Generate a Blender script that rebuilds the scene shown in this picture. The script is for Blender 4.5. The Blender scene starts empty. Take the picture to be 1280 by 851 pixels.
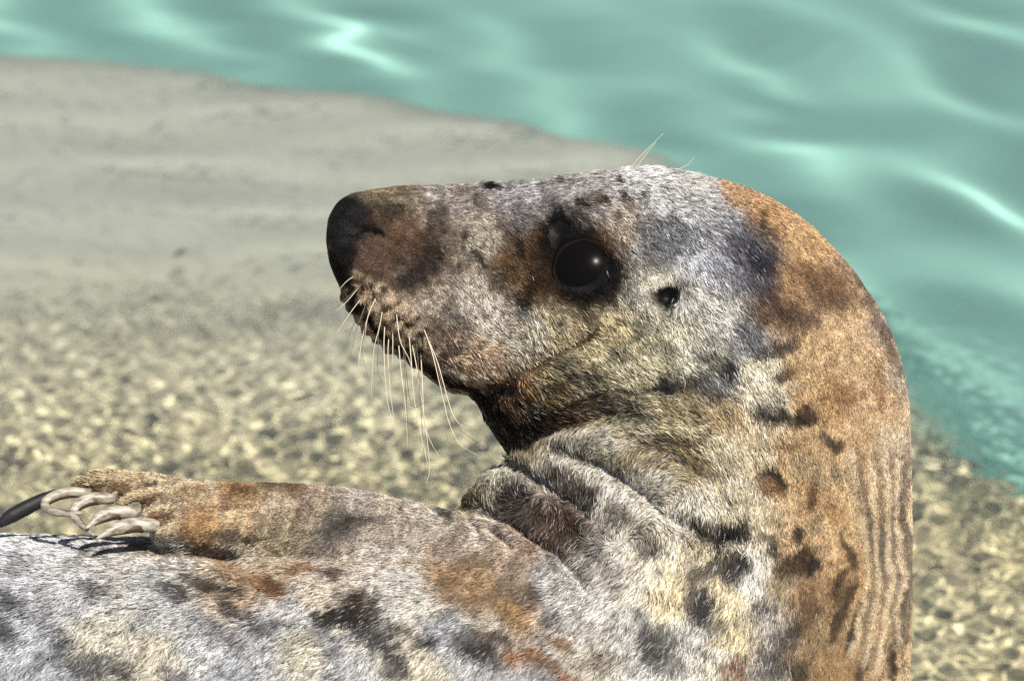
import bpy, math, numpy as np
from mathutils import Vector, Matrix

sc = bpy.context.scene
rng = np.random.default_rng(11)

# ------------------------------------------------------------------ camera
PITCH = math.radians(32.0)      # the lens looks down on the water
DIST = 3.0                      # metres from lens to the seal's head
PX = 0.0005                     # metres per photograph pixel at that distance
cam = bpy.data.cameras.new('camera')
cam_ob = bpy.data.objects.new('camera', cam)
sc.collection.objects.link(cam_ob)
cam.sensor_width = 36.0
cam.lens = 36.0 * DIST / (1280 * PX)
cam.clip_end = 500.0
cam_ob.location = (0, -DIST * math.cos(PITCH), DIST * math.sin(PITCH))
cam_ob.rotation_euler = (math.pi / 2 - PITCH, 0, 0)
cam.dof.use_dof = True
cam.dof.focus_distance = DIST - 0.06
cam.dof.aperture_fstop = 8.0
sc.camera = cam_ob

# ------------------------------------------------------------------ sky, sun, exposure
SUN_TRAVEL = Vector((-0.24, 0.34, -0.82)).normalized()
world = bpy.data.worlds.new('World')
sc.world = world
world.use_nodes = True
wn = world.node_tree
sky = wn.nodes.new('ShaderNodeTexSky')
sky.sky_type = 'NISHITA'
sky.sun_disc = False
sky.sun_elevation = math.asin(-SUN_TRAVEL.z)
sky.sun_rotation = math.atan2(-SUN_TRAVEL.x, -SUN_TRAVEL.y)
wn.links.new(sky.outputs[0], wn.nodes['Background'].inputs[0])
wn.nodes['Background'].inputs[1].default_value = 0.065
sun = bpy.data.lights.new('sun', 'SUN')
sun_ob = bpy.data.objects.new('sun', sun)
sc.collection.objects.link(sun_ob)
sun.energy = 5.0
sun.angle = math.radians(0.5)
sun.color = (1.0, 0.94, 0.84)
sun_ob.rotation_euler = SUN_TRAVEL.to_track_quat('-Z', 'Y').to_euler()
sun_ob.location = (2, -2, 4)
sun.cycles.is_caustics_light = True
sc.view_settings.view_transform = 'Standard'
sc.view_settings.look = 'None'
sc.view_settings.gamma = 1.0
sc.view_settings.exposure = 0.40
sc.cycles.use_denoising = False
sc.cycles.sample_clamp_indirect = 8.0
sc.cycles.max_bounces = 10
sc.cycles.transmission_bounces = 8
sc.cycles.caustics_refractive = True
sc.cycles.caustics_reflective = False
sc.cycles_curves.shape = 'RIBBONS'
sc.cycles_curves.subdivisions = 2


# ------------------------------------------------------------------ helpers
def srgb(c):
    c = np.asarray(c, float) / 255.0
    return np.where(c <= 0.04045, c / 12.92, ((c + 0.055) / 1.055) ** 2.4)


def loc(px, py, y=0.0):
    """photograph pixel -> point in the seal's frame (x right, y away, z up the picture) at depth y"""
    s = PX * (DIST + y) / DIST
    return np.array([(px - 640.0) * s, y, (425.5 - py) * s])


def to_px(P):
    s = PX * (DIST + P[:, 1]) / DIST
    return 640.0 + P[:, 0] / s, 425.5 - P[:, 2] / s


def _hash(i, j, k, seed):
    n = (i * 374761393 + j * 668265263 + k * 2147483647 + seed * 974634777) & 0xFFFFFFFF
    n = ((n ^ (n >> 13)) * 1274126177) & 0xFFFFFFFF
    return ((n ^ (n >> 16)) & 0xFFFF) / 65535.0 * 2 - 1


def noise3(x, y, z, seed=0):
    xi, yi, zi = [np.floor(a).astype(np.int64) for a in (x, y, z)]
    fx, fy, fz = x - xi, y - yi, z - zi
    u, v, w = [a * a * (3 - 2 * a) for a in (fx, fy, fz)]
    r = 0
    for dx in (0, 1):
        for dy in (0, 1):
            for dz in (0, 1):
                r = r + _hash(xi + dx, yi + dy, zi + dz, seed) * (u if dx else 1 - u) * (v if dy else 1 - v) * (w if dz else 1 - w)
    return r


def fbm(x, y, z, seed=0, octaves=3):
    r, a = 0, 0.6
    for o in range(octaves):
        r = r + a * noise3(x, y, z, seed + o * 7)
        x, y, z, a = x * 2.1, y * 2.1, z * 2.1, a * 0.5
    return r


def sstep(a, b, x):
    t = np.clip((x - a) / (b - a), 0, 1)
    return t * t * (3 - 2 * t)


def make_mesh(name, V, F, mat=None, smooth=True):
    V = np.asarray(V, float)
    F = np.asarray(F, np.int64)
    me = bpy.data.meshes.new(name)
    k = F.shape[1]
    me.vertices.add(len(V))
    me.vertices.foreach_set('co', V.ravel())
    me.loops.add(F.size)
    me.loops.foreach_set('vertex_index', F.ravel().astype(np.int32))
    me.polygons.add(len(F))
    me.polygons.foreach_set('loop_start', (np.arange(len(F)) * k).astype(np.int32))
    me.update(calc_edges=True)
    me.polygons.foreach_set('use_smooth', np.full(len(F), smooth))
    me.validate()
    if mat:
        me.materials.append(mat)
    return me


def link(name, data, parent=None):
    o = bpy.data.objects.new(name, data)
    sc.collection.objects.link(o)
    if parent:
        o.parent = parent
    return o


def tube(path, radii, sides=8, flat=1.0, flat_axis=None):
    """closed tapered tube along path (n,3)"""
    path = np.asarray(path, float)
    n = len(path)
    T = np.gradient(path, axis=0)
    T /= np.linalg.norm(T, axis=1)[:, None] + 1e-12
    ref = np.array([0, 1, 0.0]) if flat_axis is None else np.asarray(flat_axis, float)
    V, F = [], []
    for i in range(n):
        a = ref - T[i] * (ref @ T[i])
        if np.linalg.norm(a) < 1e-4:
            a = np.array([0, 0, 1.0]) - T[i] * T[i][2]
        a /= np.linalg.norm(a)
        b = np.cross(T[i], a)
        for j in range(sides):
            t = 2 * math.pi * j / sides
            V.append(path[i] + radii[i] * (a * math.cos(t) * flat + b * math.sin(t)))
    for i in range(n - 1):
        for j in range(sides):
            j2 = (j + 1) % sides
            F.append((i * sides + j, i * sides + j2, (i + 1) * sides + j2, (i + 1) * sides + j))
    c0, c1 = len(V), len(V) + 1
    V += [path[0], path[-1]]
    for j in range(sides):
        j2 = (j + 1) % sides
        F.append((c0, j2, j, j))
        F.append((c1, (n - 1) * sides + j, (n - 1) * sides + j2, (n - 1) * sides + j2))
    return np.array(V), F


def tube_mesh(name, path, radii, mat, sides=8, flat=1.0, flat_axis=None):
    V, F = tube(path, radii, sides, flat, flat_axis)
    me = bpy.data.meshes.new(name)
    me.from_pydata(V.tolist(), [], [tuple(dict.fromkeys(int(i) for i in f)) for f in F])
    for p in me.polygons:
        p.use_smooth = True
    me.materials.append(mat)
    return me


def spline(P, n):
    """Catmull-Rom through the rows of P, n samples"""
    P = np.asarray(P, float)
    Q = np.vstack([2 * P[0] - P[1], P, 2 * P[-1] - P[-2]])
    t = np.linspace(0, len(P) - 1 - 1e-9, n)
    i = t.astype(int)
    f = (t - i)[:, None]
    a, b, c, d = Q[i], Q[i + 1], Q[i + 2], Q[i + 3]
    return 0.5 * (2 * b + (c - a) * f + (2 * a - 5 * b + 4 * c - d) * f ** 2 + (3 * b - 3 * c + d - a) * f ** 3)


def new_mat(name):
    m = bpy.data.materials.new(name)
    m.use_nodes = True
    return m, m.node_tree, m.node_tree.nodes['Principled BSDF']


# ------------------------------------------------------------------ the seal's body: rings from nose to tail
# (top outline px, bottom outline px, half thickness in metres)
ST = [
    (409, 290, 409, 306, .012), (413, 271, 414, 333, .028), (428, 252, 429, 363, .037), (450, 241, 448, 393, .044),
    (490, 235, 480, 428, .050), (540, 231, 515, 455, .054), (600, 229, 548, 477, .058), (660, 227, 576, 491, .063),
    (715, 220, 598, 508, .069), (770, 213, 612, 527, .076), (830, 212, 626, 547, .083), (890, 225, 637, 561, .089),
    (950, 246, 645, 569, .093), (1005, 279, 650, 574, .096), (1055, 326, 650, 579, .100), (1095, 380, 646, 584, .103),
    (1122, 440, 639, 589, .106), (1135, 505, 629, 595, .109), (1138, 580, 616, 603, .113), (1139, 660, 600, 613, .118),
    (1138, 740, 584, 625, .125), (1135, 830, 566, 640, .135), (1124, 930, 536, 652, .147), (1095, 1040, 494, 661, .160),
    (1030, 1160, 440, 668, .172), (930, 1280, 380, 672, .182), (780, 1380, 300, 674, .190), (580, 1450, 200, 674, .196),
    (330, 1480, 80, 672, .200), (50, 1480, -60, 670, .203), (-250, 1450, -220, 672, .200), (-600, 1370, -450, 705, .185),
    (-1000, 1290, -800, 800, .150), (-1500, 1230, -1350, 930, .100), (-1900, 1190, -1850, 1010, .060),
    (-2250, 1165, -2230, 1060, .025),
]


def ring_tube(stations, n, nt, power=2.25, yc=0.0):
    S = np.array([s[:5] for s in stations], float)
    YC = np.array([s[5] if len(s) > 5 else yc for s in stations], float)
    S = np.column_stack([S, YC])
    S = spline(S, n)
    th = np.linspace(0, 2 * math.pi, nt, endpoint=False)
    c, s = np.cos(th), np.sin(th)
    cc = np.sign(c) * np.abs(c) ** (2 / power)
    ss = np.sign(s) * np.abs(s) ** (2 / power)
    V = []
    for r in S:
        U, L = loc(r[0], r[1], r[5]), loc(r[2], r[3], r[5])
        m, h = (U + L) / 2, (U - L) / 2
        V.append(m + h * cc[:, None] + np.array([0, r[4], 0]) * ss[:, None])
    V = np.concatenate(V)
    F = []
    for i in range(n - 1):
        for j in range(nt):
            j2 = (j + 1) % nt
            F.append((i * nt + j, i * nt + j2, (i + 1) * nt + j2, (i + 1) * nt + j))
    V = np.vstack([V, V[:nt].mean(0), V[-nt:].mean(0)])
    for j in range(nt):
        j2 = (j + 1) % nt
        F.append((len(V) - 2, j2, j, j))
        F.append((len(V) - 1, (n - 1) * nt + j, (n - 1) * nt + j2, (n - 1) * nt + j2))
    return V, F


PV, PF = [], []


def add_piece(V, F):
    o = sum(len(v) for v in PV)
    PV.append(np.asarray(V))
    for f in F:
        PF.append(tuple(dict.fromkeys(int(i) + o for i in f)))


add_piece(*ring_tube(ST, 240, 96))
# front flipper lying along the flank: (top px, bottom px, half thickness, depth)
FLIP = [
    (720, 690, 660, 840, .016, -.060), (650, 662, 590, 800, .027, -.058), (580, 645, 520, 765, .033, -.053),
    (510, 626, 465, 740, .035, -.050), (440, 611, 415, 722, .035, -.048), (370, 605, 365, 712, .034, -.047),
    (300, 603, 310, 708, .033, -.048), (240, 601, 255, 706, .032, -.050), (195, 604, 218, 700, .026, -.052),
    (170, 612, 195, 684, .014, -.052),
]
add_piece(*ring_tube(FLIP, 60, 40, 2.2))
# digits: px path, radius px, depth
DIG = [
    ([(250, 618), (180, 606), (125, 602), (92, 606)], [17, 17, 15, 8], -.030),
    ([(260, 630), (200, 612), (145, 608), (112, 613)], [17, 16, 15, 10], -.046),
    ([(270, 640), (210, 624), (170, 619), (142, 621)], [18, 16, 15, 11], -.058),
    ([(280, 652), (232, 641), (198, 638), (173, 641)], [20, 19, 17, 13], -.068),
    ([(300, 668), (262, 662), (230, 657), (203, 657)], [22, 23, 21, 15], -.075),
]
for pts, rad, y in DIG:
    p2 = spline(np.column_stack([pts, rad]), 24)
    path = np.array([loc(a, b, y) for a, b, _ in p2])
    add_piece(*tube(path, p2[:, 2] * PX, 14))
# the other front flipper, under the far side of the chest, and the two hind flippers
for pts, rad, flat in (
        ([loc(760, 1100, .15), loc(640, 1180, .24), loc(480, 1230, .30), loc(330, 1250, .33)], [.06, .055, .05, .02], .35),
        ([loc(-2150, 1120, -.01), loc(-2400, 1120, -.05), loc(-2650, 1120, -.08)], [.035, .05, .07], .3),
        ([loc(-2150, 1120, .01), loc(-2400, 1115, .05), loc(-2650, 1115, .09)], [.035, .05, .07], .3)):
    p2 = spline(np.column_stack([pts, rad]), 24)
    add_piece(*tube(p2[:, :3], p2[:, 3], 16, flat, (0, 1, 0)))

raw = bpy.data.meshes.new('raw')
raw.from_pydata(np.concatenate(PV).tolist(), [], PF)
raw_ob = link('raw', raw)
md = raw_ob.modifiers.new('r', 'REMESH')
md.mode = 'VOXEL'
md.voxel_size = 0.0021
ms = raw_ob.modifiers.new('s', 'SMOOTH')
ms.factor = 0.5
ms.iterations = 8
dg = bpy.context.evaluated_depsgraph_get()
ev = raw_ob.evaluated_get(dg).to_mesh()
nv, nl, npoly = len(ev.vertices), len(ev.loops), len(ev.polygons)
BV = np.empty(nv * 3); ev.vertices.foreach_get('co', BV); BV = BV.reshape(-1, 3)
BN = np.empty(nv * 3); ev.vertices.foreach_get('normal', BN); BN = BN.reshape(-1, 3)
LI = np.empty(nl, np.int32); ev.loops.foreach_get('vertex_index', LI)
BF = LI.reshape(-1, 4) if nl == npoly * 4 else None
raw_ob.evaluated_get(dg).to_mesh_clear()
bpy.data.objects.remove(raw_ob)

# ------------------------------------------------------------------ relief: creases, folds, bumps (px, spread px, height mm)
STROKES = [
    ([(440, 388), (480, 424), (530, 457), (575, 481), (610, 489), (635, 480)], 5, -3.0),
    ([(560, 486), (600, 500), (632, 488)], 7, -4.0),
    ([(600, 508), (640, 474), (680, 450), (720, 432), (742, 408)], 6, -2.6),
    ([(630, 500), (690, 458), (745, 436)], 11, 2.0),
    ([(560, 455), (600, 462), (630, 452)], 22, 3.5),
    ([(640, 548), (690, 540), (735, 526), (780, 515)], 9, -6.0),
    ([(640, 520), (690, 508), (745, 490), (800, 480)], 8, -3.0),
    ([(655, 530), (710, 516), (760, 500)], 10, 2.0),
    ([(655, 568), (700, 555), (750, 556), (800, 588), (850, 612), (900, 640)], 14, 5.5),
    ([(680, 578), (740, 583), (785, 607), (830, 640), (880, 668), (930, 680)], 7, -5.5),
    ([(760, 545), (820, 562), (880, 600), (930, 640)], 8, -3.0),
    ([(780, 525), (850, 535), (920, 575)], 16, 2.5),
    ([(610, 590), (655, 581), (700, 590), (750, 620), (800, 655), (850, 690)], 13, 6.0),
    ([(612, 603), (645, 594), (690, 617), (722, 642), (750, 672), (785, 705)], 6, -6.0),
    ([(572, 624), (615, 604), (660, 608), (700, 632), (740, 668), (775, 705)], 13, 6.0),
    ([(562, 634), (600, 641), (642, 656), (690, 688), (722, 720), (738, 748)], 6, -7.0),
    ([(560, 642), (605, 648), (650, 672), (690, 705)], 9, 3.0),
    ([(578, 646), (592, 655), (602, 668)], 4, -4.5),
    ([(602, 652), (626, 672), (645, 692)], 4, -4.5),
    ([(632, 652), (665, 674), (684, 700)], 4, -3.5),
    ([(430, 672), (500, 684), (560, 687), (605, 676)], 4, -1.6),
    ([(440, 682), (510, 693), (570, 694)], 4, -1.2),
    ([(470, 664), (540, 674), (590, 664)], 4, -1.2),
    ([(240, 690), (300, 712), (350, 738)], 7, -1.8),
    ([(210, 690), (280, 722), (330, 750)], 7, 1.8),
    ([(270, 686), (330, 702), (390, 728)], 7, 1.8),
    ([(0, 720), (50, 708), (90, 690)], 8, -1.5), ([(0, 740), (60, 730), (120, 705)], 9, 1.5),
    ([(330, 668), (334, 650), (340, 632)], 5, -3.0), ([(356, 672), (364, 655), (372, 636)], 4, -4.0),
    ([(345, 672), (350, 650), (356, 634)], 6, 2.5), ([(318, 668), (320, 650)], 7, 2.5),
    ([(104, 618), (135, 605), (180, 600)], 6, -6.0), ([(132, 626), (165, 612), (225, 605)], 6.5, -7.0), ([(160, 643), (192, 625), (255, 617), (310, 616)], 6.5, -7.0),
    ([(190, 658), (218, 642), (265, 634), (330, 632)], 6.5, -7.0), ([(150, 614), (190, 606)], 7, 2.0), ([(175, 626), (215, 616), (250, 612)], 7, 2.0),
    ([(205, 642), (250, 628), (300, 624)], 8, 2.0), ([(230, 660), (280, 650), (320, 648)], 14, 2.5), ([(330, 615), (260, 618)], 6, -1.6), ([(320, 632), (250, 640)], 5, -1.6),
    ([(380, 660), (430, 652), (480, 655)], 7, -3.0), ([(360, 678), (420, 668), (470, 668)], 6, -3.0),
    ([(1040, 545), (1056, 620), (1066, 690), (1060, 760), (1030, 851), (1000, 930)], 4, 3.4),
    ([(1062, 540), (1072, 620), (1082, 690), (1078, 750), (1066, 800), (1048, 860), (1015, 940)], 4, 4.2),
    ([(1084, 545), (1092, 620), (1099, 690), (1095, 760), (1085, 810), (1072, 870), (1040, 950)], 4, 4.2),
    ([(1102, 540), (1110, 620), (1115, 700), (1109, 770), (1098, 830), (1080, 900)], 4, 4.2),
    ([(1117, 545), (1123, 620), (1128, 700), (1125, 770), (1116, 830), (1105, 900)], 3.5, 3.8),
    ([(1052, 560), (1064, 630), (1074, 690), (1069, 760), (1048, 830), (1020, 900)], 4, -3.4),
    ([(1074, 560), (1082, 630), (1091, 700), (1086, 770), (1070, 830), (1040, 910)], 4, -3.8),
    ([(1094, 560), (1101, 630), (1107, 700), (1102, 770), (1090, 830), (1070, 900)], 4, -3.8),
    ([(1110, 560), (1117, 630), (1122, 700), (1117, 770), (1107, 840), (1090, 910)], 3.5, -3.4),
    ([(1020, 560), (1036, 630), (1050, 700), (1040, 770), (1005, 851)], 5, -2.7),
    ([(1005, 545), (1022, 630), (1034, 690), (1022, 770), (985, 851)], 5, 2.7),
    ([(985, 600), (1002, 660), (1012, 720), (995, 790)], 6, -2.7),
    ([(1045, 330), (1075, 375), (1098, 425), (1112, 480)], 7, -1.5),
    ([(950, 590), (966, 592), (980, 612)], 5, -2.0), ([(960, 604), (970, 615)], 8, 2.0),
    ([(690, 275), (705, 270), (722, 285)], 6, 1.5), ([(424, 304), (444, 293), (464, 285), (476, 288)], 4, -4.5), ([(470, 270), (480, 285), (482, 300)], 4, -1.5),
    ([(640, 285), (650, 315)], 4, -1.0), ([(576, 290), (580, 315)], 3, -.8), ([(588, 312), (600, 334)], 3, -.8),
    ([(945, 270), (948, 285)], 2, -.8),
]
BUMPS = [
    (800, 430, 75, 4.0), (742, 258, 28, 3.0), (495, 395, 52, 5.0), (590, 448, 40, 4.5), (455, 275, 26, 2.5),
    (660, 330, 45, -3.0), (820, 356, 8, 2.6), (833, 370, 14, -10.0), (727, 333, 33, -6.0), (697, 291, 12, -3.5),
    (727, 333, 46, 2.2), (700, 420, 50, 2.5), (640, 705, 45, 3.0), (455, 762, 40, 2.0), (880, 720, 60, 3.0),
    (440, 282, 9, -3.5), (452, 286, 6, -2.0), (436, 262, 16, 1.5), (900, 300, 80, 3.0), (560, 240, 30, -1.2),
]
pad = []
for r in range(5):
    for c in range(7):
        u = c + 0.5 * (r % 2)
        x = 446 + u * 14.5 - r * 7 + rng.normal() * 2
        y = 352 + u * 11.0 + r * 13 - 10 + rng.normal() * 2
        if r < 4 or c > 1:
            pad.append((x, y, 5.0 + rng.random() * 2, 2.6 + rng.random() * 1.8))
BUMPS += pad


def seg_field(px, py, pts, sigma):
    """gaussian of the distance to a smoothed polyline, fading at its two ends"""
    P = spline(np.array(pts, float), max(6, 5 * len(pts)))
    out = np.zeros_like(px)
    x0, y0 = P.min(0) - 3 * sigma
    x1, y1 = P.max(0) + 3 * sigma
    m = np.where((px > x0) & (px < x1) & (py > y0) & (py < y1))[0]
    if not len(m):
        return out
    qx, qy = px[m], py[m]
    best = np.full(len(m), 1e9)
    tb = np.zeros(len(m))
    n = len(P) - 1
    for i in range(n):
        a, d = P[i], P[i + 1] - P[i]
        t = np.clip(((qx - a[0]) * d[0] + (qy - a[1]) * d[1]) / (d @ d + 1e-9), 0, 1)
        e = (qx - a[0] - t * d[0]) ** 2 + (qy - a[1] - t * d[1]) ** 2
        k = e < best
        best[k] = e[k]
        tb[k] = (i + t[k]) / n
    g = np.exp(-best / (2 * sigma ** 2)) * np.clip(np.minimum(tb, 1 - tb) * 4 + .12, 0, 1)
    out[m] = g
    return out


def relief(px, py):
    d = np.zeros_like(px)
    wx = px + 4 * fbm(px / 30, py / 30, px * 0, 5)
    wy = py + 4 * fbm(px / 30, py / 30, px * 0 + 9, 6)
    for pts, s, h in STROKES:
        d += h * seg_field(wx, wy, pts, s)
    for x, y, r, h in BUMPS:
        m = (np.abs(px - x) < 3 * r) & (np.abs(py - y) < 3 * r)
        d[m] += h * np.exp(-((px[m] - x) ** 2 + (py[m] - y) ** 2) / (2 * (r * .75) ** 2))
    return d * 0.001


def vnormals(V, F):
    a, b, c, d = V[F[:, 0]], V[F[:, 1]], V[F[:, 2]], V[F[:, 3]]
    fn = np.cross(c - a, d - b)
    N = np.zeros_like(V)
    for k in range(4):
        for ax in range(3):
            N[:, ax] += np.bincount(F[:, k], fn[:, ax], len(V))
    return N / (np.linalg.norm(N, axis=1)[:, None] + 1e-12)


# mirror the far side onto the near one so both flanks carry the same relief and coat
bx, by = to_px(np.column_stack([BV[:, 0], -np.abs(BV[:, 1]), BV[:, 2]]))
BN = vnormals(BV, BF)
if (BN * (BV - BV.mean(0)))[:, 1].mean() < 0:
    BF = BF[:, ::-1]
    BN = -BN
D = relief(bx, by)
D += 0.0009 * fbm(BV[:, 0] * 40, BV[:, 1] * 40, BV[:, 2] * 40, 3) + 0.0006 * fbm(BV[:, 0] * 130, BV[:, 1] * 130, BV[:, 2] * 130, 4)
BV = BV + BN * D[:, None]
BN = vnormals(BV, BF)

# ------------------------------------------------------------------ coat pattern (px positions along the animal's side, colours of the fur with some painted shade)
W_, DK, BK = (222, 218, 215), (52, 48, 50), (20, 17, 16)
BASE = [
    # head
    (480, 250, 120, 105, 80), (560, 250, 140, 130, 122), (650, 250, 150, 143, 145), (730, 240, 168, 160, 156),
    (800, 238, 205, 200, 198), (860, 240, 195, 190, 184), (560, 300, 130, 115, 100), (500, 300, 105, 75, 55),
    (460, 330, 100, 75, 60), (520, 340, 110, 90, 75), (600, 300, 152, 140, 124), (600, 370, 165, 152, 138),
    (540, 380, 150, 135, 120), (480, 380, 155, 130, 105), (560, 430, 145, 122, 104), (600, 450, 175, 145, 116),
    (620, 400, 188, 172, 156), (640, 330, 125, 90, 55), (670, 310, 100, 70, 40), (670, 350, 112, 80, 46),
    (700, 400, 188, 168, 132), (660, 420, 182, 170, 150), (760, 420, 180, 160, 115), (720, 450, 170, 154, 118),
    (680, 470, 170, 150, 110), (640, 492, 125, 92, 52), (780, 290, 170, 150, 130), (810, 300, 165, 163, 165),
    (850, 290, 182, 182, 187), (880, 330, 192, 192, 202), (920, 300, 150, 148, 160), (940, 340, 112, 110, 122),
    (800, 340, 168, 162, 150), (860, 370, 202, 196, 186), (850, 410, 208, 197, 170), (820, 430, 188, 178, 142),
    (900, 400, 206, 200, 190), (930, 420, 162, 160, 166), (780, 460, 184, 172, 138), (740, 490, 158, 142, 106),
    (880, 450, 192, 186, 166), (900, 470, 152, 150, 150), (850, 500, 168, 148, 108),
    # nape and back of the neck
    (918, 238, 188, 143, 97), (888, 258, 196, 193, 192), (912, 282, 168, 166, 174), (945, 262, 200, 150, 97), (960, 268, 202, 152, 96), (1010, 310, 197, 152, 96), (1040, 350, 182, 137, 92),
    (1000, 350, 192, 147, 96), (962, 385, 150, 110, 75), (1060, 400, 207, 167, 120), (1080, 460, 207, 167, 120),
    (1000, 460, 202, 162, 110), (1030, 430, 207, 167, 115), (1040, 500, 192, 147, 95), (1000, 505, 202, 157, 100),
    (1100, 500, 207, 167, 120), (1125, 560, 200, 172, 140), (1060, 560, 197, 157, 110), (1000, 560, 197, 157, 110),
    (1090, 640, 207, 172, 125), (1040, 640, 202, 162, 110), (985, 600, 207, 167, 115), (1125, 700, 190, 162, 130),
    (1060, 720, 197, 157, 105), (1100, 800, 202, 167, 120), (1050, 840, 180, 140, 88), (1012, 740, 175, 135, 88),
    (1000, 680, 202, 162, 115), (940, 570, 212, 187, 150), (1105, 400, 165, 140, 120), (1128, 470, 170, 148, 130),
    (1060, 330, 165, 135, 105),  # rim points dulled: grazing light put into the colour
    # throat and neck
    (950, 470, 228, 212, 180), (972, 498, 222, 206, 180), (900, 520, 197, 167, 120), (850, 540, 192, 172, 130),
    (780, 540, 192, 177, 145), (720, 530, 145, 124, 86), (690, 500, 155, 124, 74), (660, 530, 75, 58, 38),  # last tone carries the jaw's shadow, painted in
    (660, 562, 140, 124, 90), (740, 560, 206, 195, 174), (800, 572, 155, 134, 98), (850, 580, 165, 144, 108),
    (900, 560, 207, 187, 155), (930, 630, 207, 187, 155), (800, 610, 218, 208, 192), (860, 640, 228, 217, 200),
    (900, 620, 217, 202, 170), (700, 583, 216, 206, 190), (760, 625, 226, 216, 204), (620, 600, 205, 196, 170),
    (588, 620, 130, 114, 70), (650, 632, 140, 125, 115), (700, 655, 120, 95, 80), (820, 690, 228, 214, 188),
    (880, 690, 222, 202, 165), (840, 740, 238, 213, 165), (800, 720, 218, 208, 190), (760, 700, 208, 198, 188),
    (905, 740, 228, 207, 165), (940, 720, 218, 212, 202), (960, 780, 178, 168, 158), (980, 720, 170, 145, 108),
    (900, 820, 218, 208, 192), (860, 800, 200, 195, 190), (780, 780, 196, 191, 186), (740, 760, 206, 201, 198),
    (700, 730, 210, 203, 200), (740, 830, 194, 184, 168), (820, 840, 204, 199, 194), (950, 840, 155, 145, 134),
    (1000, 800, 165, 134, 92), (920, 790, 215, 195, 150),
    # flank
    (640, 700, 200, 170, 148), (600, 730, 202, 162, 115), (560, 720, 184, 143, 96), (640, 765, 198, 153, 96),
    (560, 690, 188, 163, 142), (500, 650, 184, 164, 148), (480, 700, 218, 203, 188), (540, 752, 233, 223, 207),
    (500, 722, 233, 225, 214), (420, 700, 208, 188, 168), (400, 740, 223, 203, 182), (350, 710, 203, 178, 147),
    (300, 690, 203, 183, 158), (300, 740, 208, 173, 137), (220, 700, 208, 198, 188), (150, 690, 194, 186, 182),
    (60, 690, 208, 205, 208), (20, 720, 203, 201, 208), (100, 740, 218, 215, 218), (200, 740, 203, 201, 201),
    (250, 800, 208, 206, 208), (120, 798, 228, 218, 197), (200, 820, 228, 215, 192), (40, 800, 198, 198, 207),
    (60, 845, 194, 194, 203), (330, 790, 198, 196, 201), (300, 840, 194, 194, 201), (385, 805, 232, 222, 197),
    (440, 842, 203, 201, 205), (480, 780, 218, 211, 203), (515, 808, 237, 224, 197), (560, 790, 198, 198, 205),
    (600, 825, 190, 190, 194), (530, 845, 230, 217, 192), (660, 840, 203, 198, 198), (375, 762, 224, 219, 219),
    (620, 790, 194, 179, 164), (100, 950, 200, 198, 200), (500, 950, 205, 200, 195), (900, 950, 200, 185, 160),
    (100, 1200, 190, 186, 180), (600, 1200, 195, 188, 175), (-300, 900, 190, 188, 190), (-1000, 1000, 180, 178, 178),
    # flipper
    (150, 610, 218, 188, 142), (250, 600, 192, 167, 132), (200, 640, 218, 188, 147), (250, 662, 202, 153, 92),
    (300, 650, 207, 172, 127), (300, 612, 165, 124, 72), (360, 606, 125, 94, 63), (350, 630, 198, 173, 142),
    (400, 630, 188, 163, 138), (450, 620, 174, 159, 148), (420, 655, 124, 116, 108), (480, 640, 188, 168, 148),
    (350, 665, 174, 154, 124), (540, 640, 194, 179, 164), (600, 665, 198, 181, 163), (100, 600, 205, 180, 130),
]
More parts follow.
